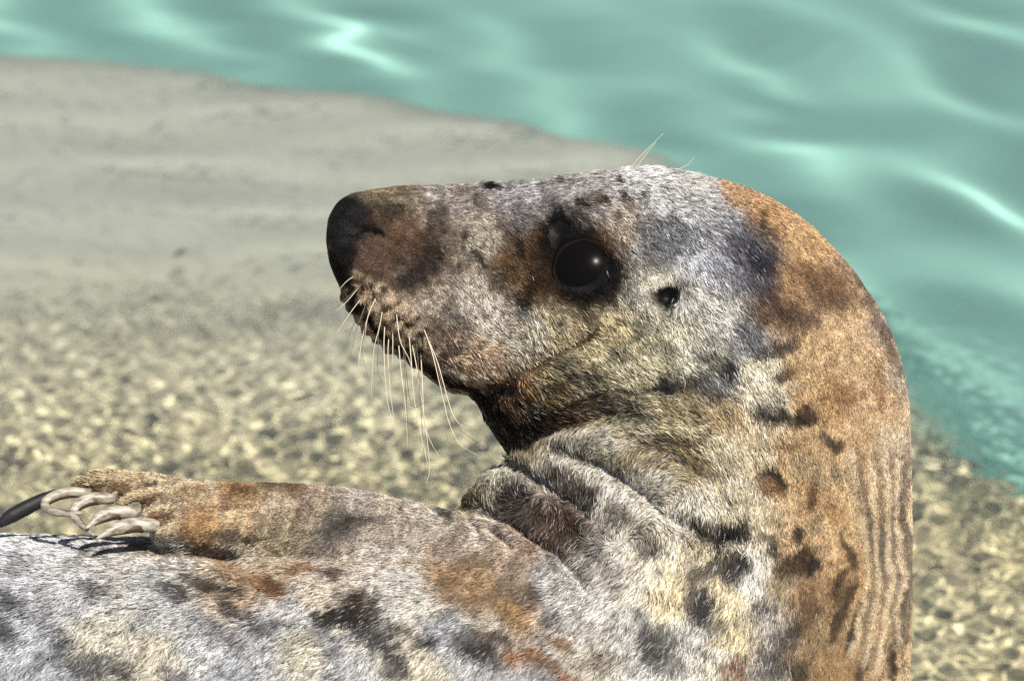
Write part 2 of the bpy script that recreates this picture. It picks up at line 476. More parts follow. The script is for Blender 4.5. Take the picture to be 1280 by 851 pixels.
# x, y, rx, ry, turn, colour, strength
BLOBS = [
    (445, 268, 27, 17, 20, BK, 1), (424, 300, 15, 42, -12, BK, 1), (420, 335, 12, 22, 25, (35, 28, 24), .9),
    (520, 318, 40, 20, -15, (85, 58, 38), .6), (514, 346, 26, 10, -25, (52, 48, 54), .8),
    (542, 317, 14, 7, -40, (42, 36, 32), .8), (490, 262, 16, 9, 20, (62, 46, 36), .7), (546, 288, 12, 24, 0, (92, 62, 42), .6),
    (470, 275, 14, 12, 0, (110, 65, 38), .6), (470, 350, 18, 9, 35, (80, 62, 52), .5), (612, 235, 8, 5, 0, (35, 28, 24), 1),
    (693, 229, 4, 3, 0, (40, 34, 30), .8), (579, 300, 3, 15, 15, (70, 55, 45), .8), (595, 323, 4, 13, -35, (58, 42, 34), .9),
    (646, 302, 4, 19, -12, (45, 32, 22), .9), (633, 288, 9, 13, 0, (82, 54, 30), .7), (655, 373, 12, 15, 10, (52, 38, 28), .9),
    (668, 345, 8, 14, 10, (60, 50, 42), .7), (636, 340, 8, 26, 5, (85, 62, 42), .6), (620, 355, 10, 8, 0, (110, 92, 75), .6),
    (575, 398, 14, 4, 35, (70, 60, 52), .8), (545, 410, 12, 12, 0, (100, 80, 68), .5), (585, 395, 22, 9, 10, (172, 160, 150), .5),
    (565, 440, 16, 6, -30, (75, 62, 52), .8), (610, 478, 18, 6, -10, (70, 48, 30), .8),
    (728, 336, 50, 47, 0, (78, 52, 28), .92), (729, 335, 38, 38, 0, (16, 12, 10), 1), (700, 292, 25, 27, 0, (42, 31, 22), .95), (697, 291, 15, 19, 10, (30, 30, 28), 1),
    (770, 345, 4, 14, 5, (40, 34, 28), .9), (763, 368, 8, 8, 0, (52, 38, 28), .8), (755, 300, 14, 8, 40, (130, 88, 45), .6),
    (724, 252, 11, 4, 32, (48, 38, 34), .9), (752, 254, 5, 4, 20, (48, 38, 34), .9), (766, 270, 6, 5, 0, (60, 44, 38), .8),
    (770, 229, 4, 4, 0, (40, 34, 30), .95), (801, 237, 3, 6, 10, (40, 34, 30), .95), (777, 247, 6, 6, 0, (62, 46, 36), .9),
    (742, 250, 14, 7, 15, (120, 86, 62), .6), (788, 256, 10, 14, 0, (125, 95, 70), .6), (715, 262, 10, 4, 30, (90, 66, 50), .6),
    (735, 278, 16, 4, 30, (120, 95, 62), .5),
    (830, 292, 36, 18, 25, (82, 82, 90), .6), (815, 320, 18, 12, 30, (110, 106, 104), .5), (938, 306, 32, 24, 40, (78, 74, 88), .75),
    (955, 345, 15, 34, -5, (68, 64, 76), .75), (900, 345, 25, 12, 50, (130, 128, 142), .5), (940, 400, 14, 26, 10, (95, 92, 100), .55),
    (1000, 395, 24, 14, 15, (80, 56, 46), .65), (1040, 364, 30, 20, 25, (98, 68, 48), .6), (1010, 340, 20, 9, 20, (140, 98, 64), .5),
    (975, 432, 28, 7, -28, (58, 38, 32), .75), (980, 466, 14, 9, -40, (76, 50, 34), .8), (950, 440, 10, 8, 0, (100, 98, 104), .7),
    (1058, 490, 20, 10, 10, (150, 100, 52), .55), (1098, 480, 5, 26, -6, (150, 98, 50), .6), (1075, 345, 6, 40, -35, (110, 88, 72), .6),  # nape's right rim: dull grey from grazing light painted in, also next line
    (1105, 420, 5, 50, -24, (105, 86, 72), .6), (950, 278, 2, 14, 0, (95, 68, 45), .8),
    (818, 353, 17, 7, -15, (250, 235, 210), 1), (833, 369, 15, 11, -30, (12, 10, 9), 1), (818, 370, 8, 6, 0, (112, 76, 50), .7),
    (853, 353, 10, 7, 20, (110, 110, 112), .7),
    (892, 452, 26, 10, 30, (60, 60, 66), .75), (825, 480, 17, 10, -20, (34, 36, 40), .97), (860, 475, 20, 9, -15, (72, 74, 80), .8),
    (912, 462, 7, 11, 0, (50, 50, 52), .85), (888, 488, 26, 6, 15, (86, 70, 54), .7), (745, 470, 16, 8, -30, (78, 82, 82), .6),
    (700, 456, 12, 7, -30, (92, 90, 86), .6), (772, 436, 16, 6, -40, (96, 96, 94), .6), (800, 405, 8, 20, 30, (110, 110, 108), .5),
    (830, 440, 10, 20, -20, (120, 118, 108), .5), (720, 420, 14, 6, 0, (135, 112, 78), .5), (735, 395, 14, 8, 20, (110, 95, 75), .5),
    (660, 395, 18, 9, 20, (150, 145, 140), .5), (690, 430, 20, 5, -25, (130, 104, 62), .5),
    (690, 520, 36, 15, -18, (42, 40, 34), .9), (648, 545, 24, 16, 0, (26, 22, 18), .92), (618, 515, 26, 11, 40, (48, 32, 18), .9),  # head's shadow under the jaw and mouth-corner crease shade painted as dark blobs
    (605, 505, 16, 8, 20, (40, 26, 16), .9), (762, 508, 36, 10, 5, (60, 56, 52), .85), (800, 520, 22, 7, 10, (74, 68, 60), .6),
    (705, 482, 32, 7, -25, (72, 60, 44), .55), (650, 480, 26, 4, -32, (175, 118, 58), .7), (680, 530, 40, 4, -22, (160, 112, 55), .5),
    (840, 546, 28, 5, 0, (86, 76, 64), .8), (865, 522, 4, 8, 0, (62, 54, 46), .85), (832, 566, 42, 9, 15, (120, 100, 74), .6),
    (870, 570, 30, 5, 40, (150, 120, 78), .6), (700, 566, 10, 9, 30, (66, 56, 44), .75), (735, 580, 20, 6, 10, (110, 92, 64), .6),
    (770, 600, 12, 8, 40, (110, 96, 76), .6),
    (962, 515, 15, 15, 20, (50, 48, 50), .9), (985, 523, 20, 8, 15, (62, 56, 54), .8), (1006, 520, 14, 11, 10, (60, 46, 42), .85),
    (1030, 545, 10, 5, 45, (66, 48, 38), .85), (1046, 556, 7, 8, 0, (70, 55, 48), .8), (985, 553, 8, 6, 40, (130, 84, 45), .7),
    (955, 588, 12, 6, -10, (24, 17, 14), .97), (977, 604, 7, 13, -25, (28, 20, 16), .97), (962, 606, 15, 9, 25, (150, 104, 64), .85),
    (1016, 618, 6, 17, 0, (68, 68, 72), .92), (1016, 618, 12, 26, 0, (165, 115, 62), .45), (1040, 640, 8, 18, -35, (170, 118, 62), .5),
    (1000, 582, 7, 13, -15, (152, 138, 114), .7), (1022, 590, 7, 13, -15, (146, 132, 108), .7), (1045, 590, 6, 16, -10, (150, 134, 108), .7),
    (1070, 600, 5, 30, -8, (140, 124, 104), .6), (1020, 655, 9, 9, 0, (165, 150, 122), .6),
    (995, 664, 6, 11, 0, (62, 46, 38), .9), (1002, 698, 11, 14, 30, (92, 60, 34), .9), (1016, 708, 10, 10, 0, (46, 44, 50), .92),
    (980, 705, 10, 12, 30, (100, 78, 56), .8), (1060, 690, 5, 24, -18, (96, 70, 48), .8), (1052, 735, 12, 18, 20, (86, 60, 38), .85),
    (1046, 775, 7, 24, 18, (74, 54, 38), .8), (1066, 785, 5, 26, 12, (54, 44, 40), .8), (1081, 825, 5, 22, 15, (62, 52, 44), .8),
    (1120, 805, 4, 44, 8, (62, 44, 32), .85), (1010, 765, 14, 20, 30, (120, 90, 56), .7), (1085, 670, 5, 26, -3, (128, 114, 100), .7),
    (1105, 675, 5, 30, 0, (124, 110, 98), .7), (1120, 660, 5, 26, 0, (128, 112, 100), .65), (1090, 755, 6, 24, 6, (150, 128, 104), .6),
    (1132, 620, 5, 60, 0, (110, 98, 90), .6), (1134, 760, 4, 60, 3, (96, 80, 70), .6),  # right rim of the neck: grazing-light dullness painted in
    (690, 598, 14, 9, 40, (62, 54, 54), 0.72), (716, 614, 22, 12, 35, (78, 64, 58), 0.78), (738, 626, 12, 14, 0, (56, 48, 48), 0.77),
    (770, 650, 15, 12, 40, (86, 74, 70), 0.72), (808, 676, 18, 15, 40, (76, 70, 72), 0.77), (640, 624, 14, 14, 0, (84, 74, 66), 0.72),
    (665, 640, 24, 14, 35, (86, 68, 60), 0.75), (702, 658, 32, 16, 32, (98, 74, 58), 0.75), (738, 684, 22, 14, 42, (105, 90, 82), 0.64),
    (600, 622, 18, 8, -20, (110, 96, 62), 0.51),
    (872, 652, 16, 7, 35, (72, 70, 70), .8), (890, 664, 26, 12, 12, (48, 46, 48), .95), (922, 664, 17, 11, 20, (44, 40, 42), .95),
    (912, 702, 20, 16, 40, (46, 44, 48), .95), (884, 712, 18, 9, -10, (84, 84, 88), .75), (876, 752, 16, 22, -25, (66, 62, 70), .92),
    (898, 776, 18, 14, 35, (78, 76, 84), .85), (966, 686, 8, 7, 0, (64, 62, 64), .85), (956, 756, 13, 7, 10, (64, 64, 68), .85),
    (960, 672, 10, 6, 20, (110, 100, 94), .7), (824, 798, 20, 17, 20, (80, 74, 76), .85), (830, 826, 22, 12, 15, (92, 88, 92), .8),
    (880, 810, 12, 6, 25, (96, 90, 86), .7), (917, 832, 14, 15, 20, (152, 96, 50), .92), (958, 812, 16, 6, 20, (84, 80, 82), .7),
    (985, 792, 22, 13, -45, (86, 84, 88), .75), (770, 722, 10, 18, -20, (125, 114, 106), .7), (740, 712, 12, 12, 30, (110, 100, 92), .6),
    (800, 770, 10, 14, 40, (120, 118, 122), .6), (975, 830, 20, 10, -40, (90, 86, 88), .7), (1000, 840, 10, 14, 20, (80, 66, 50), .7),
    (735, 780, 14, 10, 20, (140, 126, 108), .6), (755, 825, 22, 10, 0, (130, 112, 88), .7), (935, 770, 8, 10, 0, (150, 138, 118), .5),
    (456, 757, 24, 17, 25, (84, 60, 42), .96), (428, 770, 28, 11, 10, (66, 54, 48), .96), (462, 784, 30, 14, 25, (74, 68, 68), .88),
    (486, 808, 22, 11, 45, (84, 80, 88), .88), (500, 832, 14, 14, 40, (78, 74, 80), .8), (505, 787, 16, 6, 10, (90, 84, 80), .8),
    (330, 728, 24, 10, 20, (152, 106, 66), .9), (348, 734, 14, 10, 25, (128, 84, 46), .92), (288, 708, 22, 7, 28, (166, 126, 86), .8),
    (384, 712, 17, 7, -5, (150, 110, 74), .9), (421, 719, 12, 7, 15, (108, 78, 60), .96), (262, 730, 26, 8, 18, (94, 84, 78), .88),
    (288, 738, 18, 7, 5, (88, 78, 72), .8), (302, 768, 24, 7, 32, (94, 88, 86), .85), (219, 738, 19, 10, 22, (82, 76, 74), .92),
    (125, 736, 17, 8, 15, (104, 98, 96), .88), (95, 708, 14, 8, 0, (150, 144, 140), .75), (120, 692, 18, 6, 0, (120, 108, 98), .7),
    (20, 750, 20, 9, 15, (106, 104, 108), .85), (25, 710, 22, 5, -25, (150, 146, 146), .7), (10, 788, 14, 11, 30, (112, 110, 116), .8),
    (20, 790, 14, 9, 40, (110, 108, 112), .6), (84, 803, 14, 11, -30, (102, 102, 106), .85), (68, 820, 22, 7, -25, (120, 120, 128), .75),
    (116, 830, 30, 13, 12, (100, 100, 108), .82), (156, 832, 14, 11, 40, (84, 84, 88), .85), (222, 842, 20, 9, 30, (102, 98, 116), .85),
    (262, 776, 16, 9, 40, (128, 126, 132), .65), (290, 796, 22, 9, 40, (122, 116, 120), .75), (336, 784, 18, 7, -30, (118, 116, 118), .75),
    (370, 775, 14, 7, 10, (118, 118, 126), .75), (410, 800, 22, 12, 45, (126, 126, 136), .75), (425, 840, 16, 7, 10, (130, 128, 134), .6),
    (190, 782, 18, 8, 10, (160, 158, 164), .6), (60, 775, 12, 6, 0, (160, 158, 164), .5), (40, 845, 16, 6, 0, (130, 130, 138), .6),
    (540, 800, 13, 8, 10, (84, 78, 78), .85), (592, 800, 24, 13, 25, (80, 74, 74), .88), (538, 775, 11, 6, 20, (140, 136, 142), .7),
    (612, 817, 18, 9, 30, (84, 76, 70), .85), (655, 816, 22, 9, -8, (162, 106, 60), .92), (682, 822, 20, 8, 30, (150, 98, 54), .88),
    (700, 802, 16, 7, 0, (152, 110, 70), .85), (668, 744, 16, 12, 20, (118, 98, 86), .85), (640, 735, 18, 8, 10, (150, 126, 104), .7),
    (690, 770, 12, 11, 0, (108, 102, 106), .75), (568, 747, 32, 5, 10, (152, 114, 72), .75), (590, 703, 22, 8, -8, (134, 110, 80), .82),
    (630, 797, 13, 6, 10, (118, 80, 50), .85), (560, 725, 30, 4, 5, (150, 112, 72), .5), (520, 706, 20, 5, 10, (164, 132, 96), .6),
    (712, 846, 14, 8, 20, (184, 124, 74), .85), (685, 840, 14, 9, 30, (128, 120, 114), .6), (660, 690, 10, 12, 30, (170, 140, 116), .5),
    (556, 639, 15, 6, 10, (66, 64, 64), .92), (560, 650, 8, 5, 20, (90, 72, 58), .6), (455, 652, 26, 6, -10, (98, 90, 84), .7),
    (318, 671, 12, 4, 0, (40, 38, 40), .8), (285, 670, 20, 6, 0, (110, 95, 88), .75), (186, 603, 8, 3, -15, (40, 34, 28), .9), (118, 611, 16, 4, -25, (110, 72, 38), .85), (148, 618, 18, 5, -25, (110, 70, 34), .85), (176, 634, 18, 5, -30, (108, 66, 30), .85), (206, 649, 16, 5, -35, (112, 68, 30), .85),  # dark brown marks along digit grooves: shade between digits painted in
    (150, 606, 16, 4, -15, (140, 96, 52), .75), (190, 622, 16, 5, -12, (128, 84, 42), .8), (200, 645, 14, 5, -30, (128, 80, 38), .8),
    (240, 612, 20, 5, -5, (180, 128, 68), .6), (310, 612, 14, 5, -10, (122, 84, 44), .7), (110, 606, 16, 4, -20, (120, 82, 50), .7),
    (350, 604, 20, 5, 0, (110, 80, 50), .7), (180, 690, 22, 5, 12, (150, 122, 92), .8), (230, 690, 24, 5, 12, (140, 112, 84), .7),
]
for x0, pl in ((1, [(1062, 560), (1072, 630), (1082, 700), (1077, 760), (1062, 815)]), (1, [(1084, 570), (1092, 630), (1098, 700), (1094, 770), (1080, 830)]),
               (1, [(1102, 570), (1110, 640), (1114, 710), (1108, 780), (1096, 840)]), (1, [(1118, 580), (1124, 650), (1127, 720), (1122, 800)])):
    q = spline(pl, 12)
    for a_, b_ in zip(q[:-1], q[1:]):
        an = math.degrees(math.atan2(b_[1] - a_[1], b_[0] - a_[0]))
        BLOBS.append(((a_[0] + b_[0]) / 2, (a_[1] + b_[1]) / 2, 14, 3.2, an, (228, 200, 160), .55))
        BLOBS.append(((a_[0] + b_[0]) / 2 + 10, (a_[1] + b_[1]) / 2, 14, 4, an, (128, 112, 96), .45))  # pale ridges, darker bands between: pigment together with painted wrinkle shading
for x, y, r, h in pad:
    BLOBS.append((x - 1, y - 1, 5.0, 4.2, 30, (196, 166, 132), .6))  # bump tops painted lit, crevices painted shaded; dark dots also mark whisker roots
    BLOBS.append((x + 4, y + 3.5, 2.6, 2.2, 0, (48, 36, 30), .8))
for pl, wd, c_, al in (([(418, 318), (430, 350), (446, 386), (480, 422), (530, 456), (575, 482), (612, 492), (640, 482)], 4.5, (30, 22, 18), .8),  # dark along the mouth line and muzzle underside is painted shade
                       ([(426, 304), (444, 293), (464, 285), (474, 288)], 3.2, (10, 8, 8), .95), ([(640, 474), (680, 450), (722, 431), (745, 405)], 3.5, (120, 82, 42), .55),
                       ([(655, 535), (700, 515), (750, 492), (800, 486)], 4, (60, 44, 28), .6), ([(640, 505), (690, 478), (740, 455)], 4, (66, 50, 32), .45)):
    q = spline(pl, 6 * len(pl))
    for a_, b_ in zip(q[:-1], q[1:]):
        BLOBS.append(((a_[0] + b_[0]) / 2, (a_[1] + b_[1]) / 2, 8, wd, math.degrees(math.atan2(b_[1] - a_[1], b_[0] - a_[0])), c_, al))
BLOBS += [(729, 335, 31, 31, 0, (12, 9, 7), 1), (834, 369, 11, 8, -30, (6, 5, 5), 1), (697, 292, 9, 13, 10, (22, 22, 20), 1)]
# scattered small marks on the parts of the coat outside the photograph
for k in range(240):
    x, y = rng.uniform(-2200, 1150), rng.uniform(870, 1500)
    r = rng.uniform(10, 34)
    g = rng.uniform(50, 120)
    BLOBS.append((x, y, r, r * rng.uniform(.4, .9), rng.uniform(-20, 50), (g, g * .93, g * .9), .85))


def coat(px, py):
    """albedo (linear) at photograph-side positions"""
    z = px * 0
    wx = px + 7 * fbm(px / 24, py / 24, z, 21) + 2.5 * fbm(px / 6, py / 6, z, 22, 2)
    wy = py + 7 * fbm(px / 24, py / 24, z + 5, 23) + 2.5 * fbm(px / 6, py / 6, z + 5, 24, 2)
    B = np.array(BASE, float)
    C = srgb(B[:, 2:])
    col = np.zeros((len(px), 3))
    n = 40000
    for i in range(0, len(px), n):
        d = (wx[i:i + n, None] - B[None, :, 0]) ** 2 + (wy[i:i + n, None] - B[None, :, 1]) ** 2
        w = 1.0 / (d + 60.0) ** 2.2
        col[i:i + n] = (w @ C) / w.sum(1)[:, None]
    face = sstep(860, 640, px) * sstep(520, 470, py)
    mo = fbm(wx / 9, wy / 9, z, 61, 3) + .6 * fbm(px / 22, py / 22, z, 62, 2)
    col = col * np.exp(mo * (.22 + .32 * face))[:, None]
    rust = (.22 * face * sstep(.0, .5, fbm(px / 13, py / 13, z, 63, 2)) * sstep(700, 560, px))[:, None]
    col = col * (1 - rust) + srgb((105, 66, 40)) * rust
    col = col * (1 + .25 * sstep(900, 800, px) * sstep(560, 500, py) + .25 * sstep(660, 560, px) * sstep(520, 470, py) - .20 * sstep(670, 740, py) * sstep(760, 640, px))[:, None]  # sunlight balanced in the colour: face lightened, lower flank darkened
    su, sv = (-.55 * px + .85 * py), (.85 * px + .55 * py)
    hd = sstep(560, 500, py) * sstep(1150, 1000, px + 0)      # on the head the hair runs the other way
    su = np.where(hd > .5, .6 * px + .8 * py, su)
    sv = np.where(hd > .5, .8 * px - .6 * py, sv)
    st = fbm(su / 34, sv / 13, z, 71, 3)
    rag = fbm(su / 11, sv / 4, z, 72, 2)
    nape = sstep(930, 985, px + .25 * (py - 500)) * sstep(980, 900, py)
    sm = (.46 * sstep(.08, .42, st) * (1 - .8 * nape) * (1 - .55 * face))[:, None]
    col = col * (1 - sm) + col * np.array([.42, .41, .44]) * sm
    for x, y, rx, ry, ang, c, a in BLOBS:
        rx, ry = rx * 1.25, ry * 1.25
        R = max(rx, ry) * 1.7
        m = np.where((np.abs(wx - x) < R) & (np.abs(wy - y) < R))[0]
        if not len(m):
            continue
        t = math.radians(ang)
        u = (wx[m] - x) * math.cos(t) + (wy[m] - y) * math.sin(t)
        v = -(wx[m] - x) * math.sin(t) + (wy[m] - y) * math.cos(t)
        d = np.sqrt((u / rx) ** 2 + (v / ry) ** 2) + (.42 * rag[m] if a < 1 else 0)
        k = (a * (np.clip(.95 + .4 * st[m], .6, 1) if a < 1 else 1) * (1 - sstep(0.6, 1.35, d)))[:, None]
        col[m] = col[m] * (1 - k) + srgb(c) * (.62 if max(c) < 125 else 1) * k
    g = col.mean(1)[:, None]
    col = (g + .82 * (col - g)) * np.array([.98, 1.0, .985])
    return np.clip(col * (.50 + .38 * sstep(.05, .45, g)), .003, .80)


def idw(px, py, pts, eps=900.0, p=2.0):
    B = np.array(pts, float)
    out = np.zeros((len(px), B.shape[1] - 2))
    n = 60000
    for i in range(0, len(px), n):
        d = (px[i:i + n, None] - B[None, :, 0]) ** 2 + (py[i:i + n, None] - B[None, :, 1]) ** 2
        w = 1.0 / (d + eps) ** p
        out[i:i + n] = (w @ B[:, 2:]) / w.sum(1)[:, None]
    return out


# fur: lie (dx, dy in the picture), length mm, lift (0 flat .. 1 upright)
FUR = [
    (430, 300, .6, .8, 1.0, .35), (445, 268, .8, .5, .9, .3), (418, 320, .4, .9, 1.2, .4), (480, 260, .9, .4, 2.5, .45), (560, 245, .9, .4, 3.0, .4), (560, 340, .7, .7, 3.0, .4),
    (480, 380, .3, .9, 1.6, .5), (510, 410, .3, .9, 1.6, .5), (600, 300, .8, .6, 3.5, .4), (650, 250, .85, .5, 3.5, .4), (620, 420, .8, .5, 4.5, .4),
    (600, 460, .7, .5, 4.5, .4), (700, 400, .8, .55, 4.5, .35), (680, 320, .5, .85, 3.5, .4), (740, 240, .8, .6, 4.0, .4),
    (800, 250, .65, .75, 5.0, .4), (860, 280, .5, .85, 5.5, .4), (930, 320, .45, .9, 5.5, .4), (850, 400, .5, .85, 6.0, .4), (822, 360, .5, .85, 3.0, .5),
    (780, 420, .7, .7, 5.5, .35), (720, 470, .8, .4, 6.0, .35), (650, 500, .6, .5, 6.0, .4), (900, 460, .55, .8, 5.5, .4),
    (920, 230, .8, .6, 2.2, .45), (1000, 320, .6, .8, 2.0, .5), (1060, 420, .4, .9, 1.4, .5), (1110, 540, .1, 1, 1.2, .45),
    (1000, 470, .3, .95, 2.2, .5), (1040, 560, .1, 1, 1.5, .45), (1100, 700, 0, 1, 1.2, .45), (1070, 640, 0, 1, 1.2, .45), (1080, 820, -.2, 1, 1.3, .45),
    (1000, 600, .1, 1, 2.5, .5), (1020, 720, -.1, 1, 3.0, .45), (950, 480, .3, .9, 5.0, .45), (950, 560, .2, .95, 4.5, .45),
    (850, 540, .5, .3, 6.0, .5), (760, 530, .5, .1, 6.5, .5), (690, 520, .7, -.1, 6.5, .45), (800, 600, .3, -.5, 7.0, .7),
    (700, 580, .1, -.8, 7.5, .75), (650, 575, -.3, -.8, 7.5, .75), (590, 610, -.5, -.6, 7.5, .75), (760, 630, .3, -.6, 7.0, .7),
    (680, 640, 0, .3, 6.5, .7), (860, 650, -.1, .7, 6.5, .55), (840, 730, -.3, .9, 7.0, .4), (900, 760, -.3, .9, 7.0, .4),
    (960, 760, -.45, .9, 7.0, .35), (760, 740, -.6, .75, 7.0, .4), (820, 830, -.55, .8, 7.5, .4), (700, 780, -.7, .7, 7.0, .4),
    (640, 690, -.5, .5, 3.0, .5), (600, 740, -.7, .5, 3.5, .45), (520, 690, -.8, .3, 2.6, .5), (560, 650, -.5, .1, 3.0, .5),
    (450, 640, -.8, .2, 2.2, .5), (350, 640, -.8, .3, 2.2, .5), (250, 640, -.9, .3, 2.0, .5), (180, 620, -.9, .2, 2.2, .6), (150, 640, -.9, .3, 2.4, .6),
    (110, 600, -.9, -.3, 4.0, .7), (500, 740, -.8, .5, 5.0, .45), (450, 800, -.55, .85, 7.5, .4), (350, 700, -.85, .4, 3.5, .45),
    (350, 770, -.55, .85, 7.0, .4), (250, 730, -.65, .75, 5.5, .4), (200, 800, -.55, .85, 8.0, .4), (100, 700, -.65, .7, 6.0, .5),
    (60, 680, -.7, .2, 5.0, .6), (80, 780, -.55, .85, 8.0, .4), (60, 840, -.55, .85, 8.0, .4), (560, 820, -.55, .85, 7.5, .4),
    (300, 840, -.55, .85, 8.0, .4), (500, 1200, -.8, .5, 8.0, .4), (-500, 1000, -1, .2, 8.0, .4), (-1500, 1100, -1, .1, 7.0, .4),
]
EYE = (727, 333, 34.0)


def bald(px, py):
    """1 where skin is bare"""
    b = np.zeros(len(px))
    for x, y, rx, ry, ang in ((728, 334, 33, 33, 0), (697, 291, 14, 19, 10),
                              (830, 366, 18, 13, -30), (70, 636, 40, 9, 12)):
        t = math.radians(ang)
        u = (px - x) * math.cos(t) + (py - y) * math.sin(t)
        v = -(px - x) * math.sin(t) + (py - y) * math.cos(t)
        b = np.maximum(b, 1 - sstep(.8, 1.15, np.sqrt((u / rx) ** 2 + (v / ry) ** 2)))
    return b


# ------------------------------------------------------------------ seal materials
m_skin, nt, bs = new_mat('seal_skin')
at = nt.nodes.new('ShaderNodeAttribute'); at.attribute_name = 'coat'
nt.links.new(at.outputs['Color'], bs.inputs['Base Color'])
ar = nt.nodes.new('ShaderNodeAttribute'); ar.attribute_name = 'rough'
nt.links.new(ar.outputs['Fac'], bs.inputs['Roughness'])
bs.inputs['Specular IOR Level'].default_value = .2
ns = nt.nodes.new('ShaderNodeTexNoise'); ns.inputs['Scale'].default_value = 900
tc = nt.nodes.new('ShaderNodeTexCoord')
nt.links.new(tc.outputs['Object'], ns.inputs['Vector'])
bp = nt.nodes.new('ShaderNodeBump'); bp.inputs['Strength'].default_value = .5; bp.inputs['Distance'].default_value = .0008
nt.links.new(ns.outputs[0], bp.inputs['Height'])
nt.links.new(bp.outputs[0], bs.inputs['Normal'])

m_fur, nt, bs = new_mat('seal_fur')
at = nt.nodes.new('ShaderNodeAttribute'); at.attribute_name = 'coat'
nt.links.new(at.outputs['Color'], bs.inputs['Base Color'])
bs.inputs['Roughness'].default_value = .58
bs.inputs['Specular IOR Level'].default_value = .15

m_eye, nt, bs = new_mat('eye_cornea')
bs.inputs['Base Color'].default_value = (.004, .0035, .004, 1)
bs.inputs['Roughness'].default_value = .22
bs.inputs['Specular IOR Level'].default_value = .04

m_lid, nt, bs = new_mat('eyelid_skin')
bs.inputs['Base Color'].default_value = (.012, .008, .005, 1)
bs.inputs['Roughness'].default_value = .9
bs.inputs['Specular IOR Level'].default_value = 0

m_whisk, nt, bs = new_mat('whisker_keratin')
bs.inputs['Base Color'].default_value = (.62, .55, .42, 1)
bs.inputs['Roughness'].default_value = .35
m_whiskd, nt, bs = new_mat('dark_whisker_keratin')
bs.inputs['Base Color'].default_value = (.10, .075, .045, 1)
bs.inputs['Roughness'].default_value = .35


def claw_mat(name, c1, c2):
    m, nt, bs = new_mat(name)
    tc = nt.nodes.new('ShaderNodeTexCoord')
    mp = nt.nodes.new('ShaderNodeMapping'); mp.inputs['Scale'].default_value = (90, 300, 420); mp.inputs['Rotation'].default_value = (0, .4, 0)
    nt.links.new(tc.outputs['Object'], mp.inputs['Vector'])
    ns = nt.nodes.new('ShaderNodeTexNoise'); ns.inputs['Scale'].default_value = 1; ns.inputs['Detail'].default_value = 6
    nt.links.new(mp.outputs[0], ns.inputs['Vector'])
    cr = nt.nodes.new('ShaderNodeValToRGB')
    cr.color_ramp.elements[0].position = .30; cr.color_ramp.elements[0].color = (*c1, 1)
    cr.color_ramp.elements[1].position = .66; cr.color_ramp.elements[1].color = (*c2, 1)
    nt.links.new(ns.outputs[0], cr.inputs[0])
    nt.links.new(cr.outputs[0], bs.inputs['Base Color'])
    bp = nt.nodes.new('ShaderNodeBump'); bp.inputs['Strength'].default_value = .25; bp.inputs['Distance'].default_value = .0005
    nt.links.new(ns.outputs[0], bp.inputs['Height']); nt.links.new(bp.outputs[0], bs.inputs['Normal'])
    bs.inputs['Roughness'].default_value = .42
    return m


m_claw = claw_mat('claw_horn', (.11, .085, .05), (.46, .42, .35))
m_claw_shaded = claw_mat('shaded_claw_horn', (.010, .009, .009), (.02, .019, .02))  # outermost claw lies in shadow; that shade is put into the colour

# ------------------------------------------------------------------ seal object
R = Matrix.Rotation(-PITCH, 4, 'X')
WV = BV @ np.array(R.to_3x3()).T
base_i = int(np.argmin(WV[:, 2]))
FLOOR_Z = float(WV[base_i, 2]) + 0.006
base_w = Vector((0.0, float(WV[base_i, 1]), FLOOR_Z))
base_l = R.inverted() @ base_w
seal = link('grey_seal', None)
seal.location = base_w
seal.rotation_euler = (-PITCH, 0, 0)
seal['label'] = 'spotted grey and tan seal in the shallows, head raised and turned back over its flank'
seal['category'] = 'seal'


def part(name, data, parent=seal, offset=True):
    o = link(name, data, parent)
    if offset:
        o.location = -base_l
    return o


body_me = make_mesh('body', BV, BF, m_skin)
bx, by = to_px(np.column_stack([BV[:, 0], -np.abs(BV[:, 1]), BV[:, 2]]))
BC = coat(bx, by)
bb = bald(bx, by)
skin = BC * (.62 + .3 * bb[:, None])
skin_nose = np.array([.014, .013, .014])
k = np.maximum.reduce([1 - sstep(.8, 1.2, np.hypot((bx - 434) / 28, (by - 278) / 30))])
skin = skin * (1 - k[:, None]) + skin_nose * k[:, None]
a = body_me.attributes.new('coat', 'FLOAT_COLOR', 'POINT')
a.data.foreach_set('color', np.column_stack([skin, np.ones(len(skin))]).ravel())
a = body_me.attributes.new('rough', 'FLOAT', 'POINT')
a.data.foreach_set('value', .75 - .22 * bb)
body = part('body', body_me)

# ------------------------------------------------------------------ fur strands
tri = np.vstack([BF[:, [0, 1, 2]], BF[:, [0, 2, 3]]])
A, B_, C_ = BV[tri[:, 0]], BV[tri[:, 1]], BV[tri[:, 2]]
cr = np.cross(B_ - A, C_ - A)
area = np.linalg.norm(cr, axis=1) / 2
fn = cr / (2 * area[:, None] + 1e-15)
ctr = (A + B_ + C_) / 3
vx, vy = to_px(ctr)
view = ctr - np.array([0, -DIST, 0.0]); view /= np.linalg.norm(view, axis=1)[:, None]
facing = -(fn * view).sum(1)
if np.median(facing[(ctr[:, 1] < -.05)]) < 0:
    facing = -facing; fn = -fn
near = (facing > -.35) & (vx > -160) & (vx < 1440) & (vy < 960)
dens = np.where(near, 1.0, 0.05)
sx_, sy_ = to_px(np.column_stack([ctr[:, 0], -np.abs(ctr[:, 1]), ctr[:, 2]]))
short = idw(sx_, sy_, [(f[0], f[1], f[4]) for f in FUR])[:, 0]
dens *= np.clip(5.0 / short, .7, 2.0)
NH = 1050000
pr = area * dens
pr /= pr.sum()
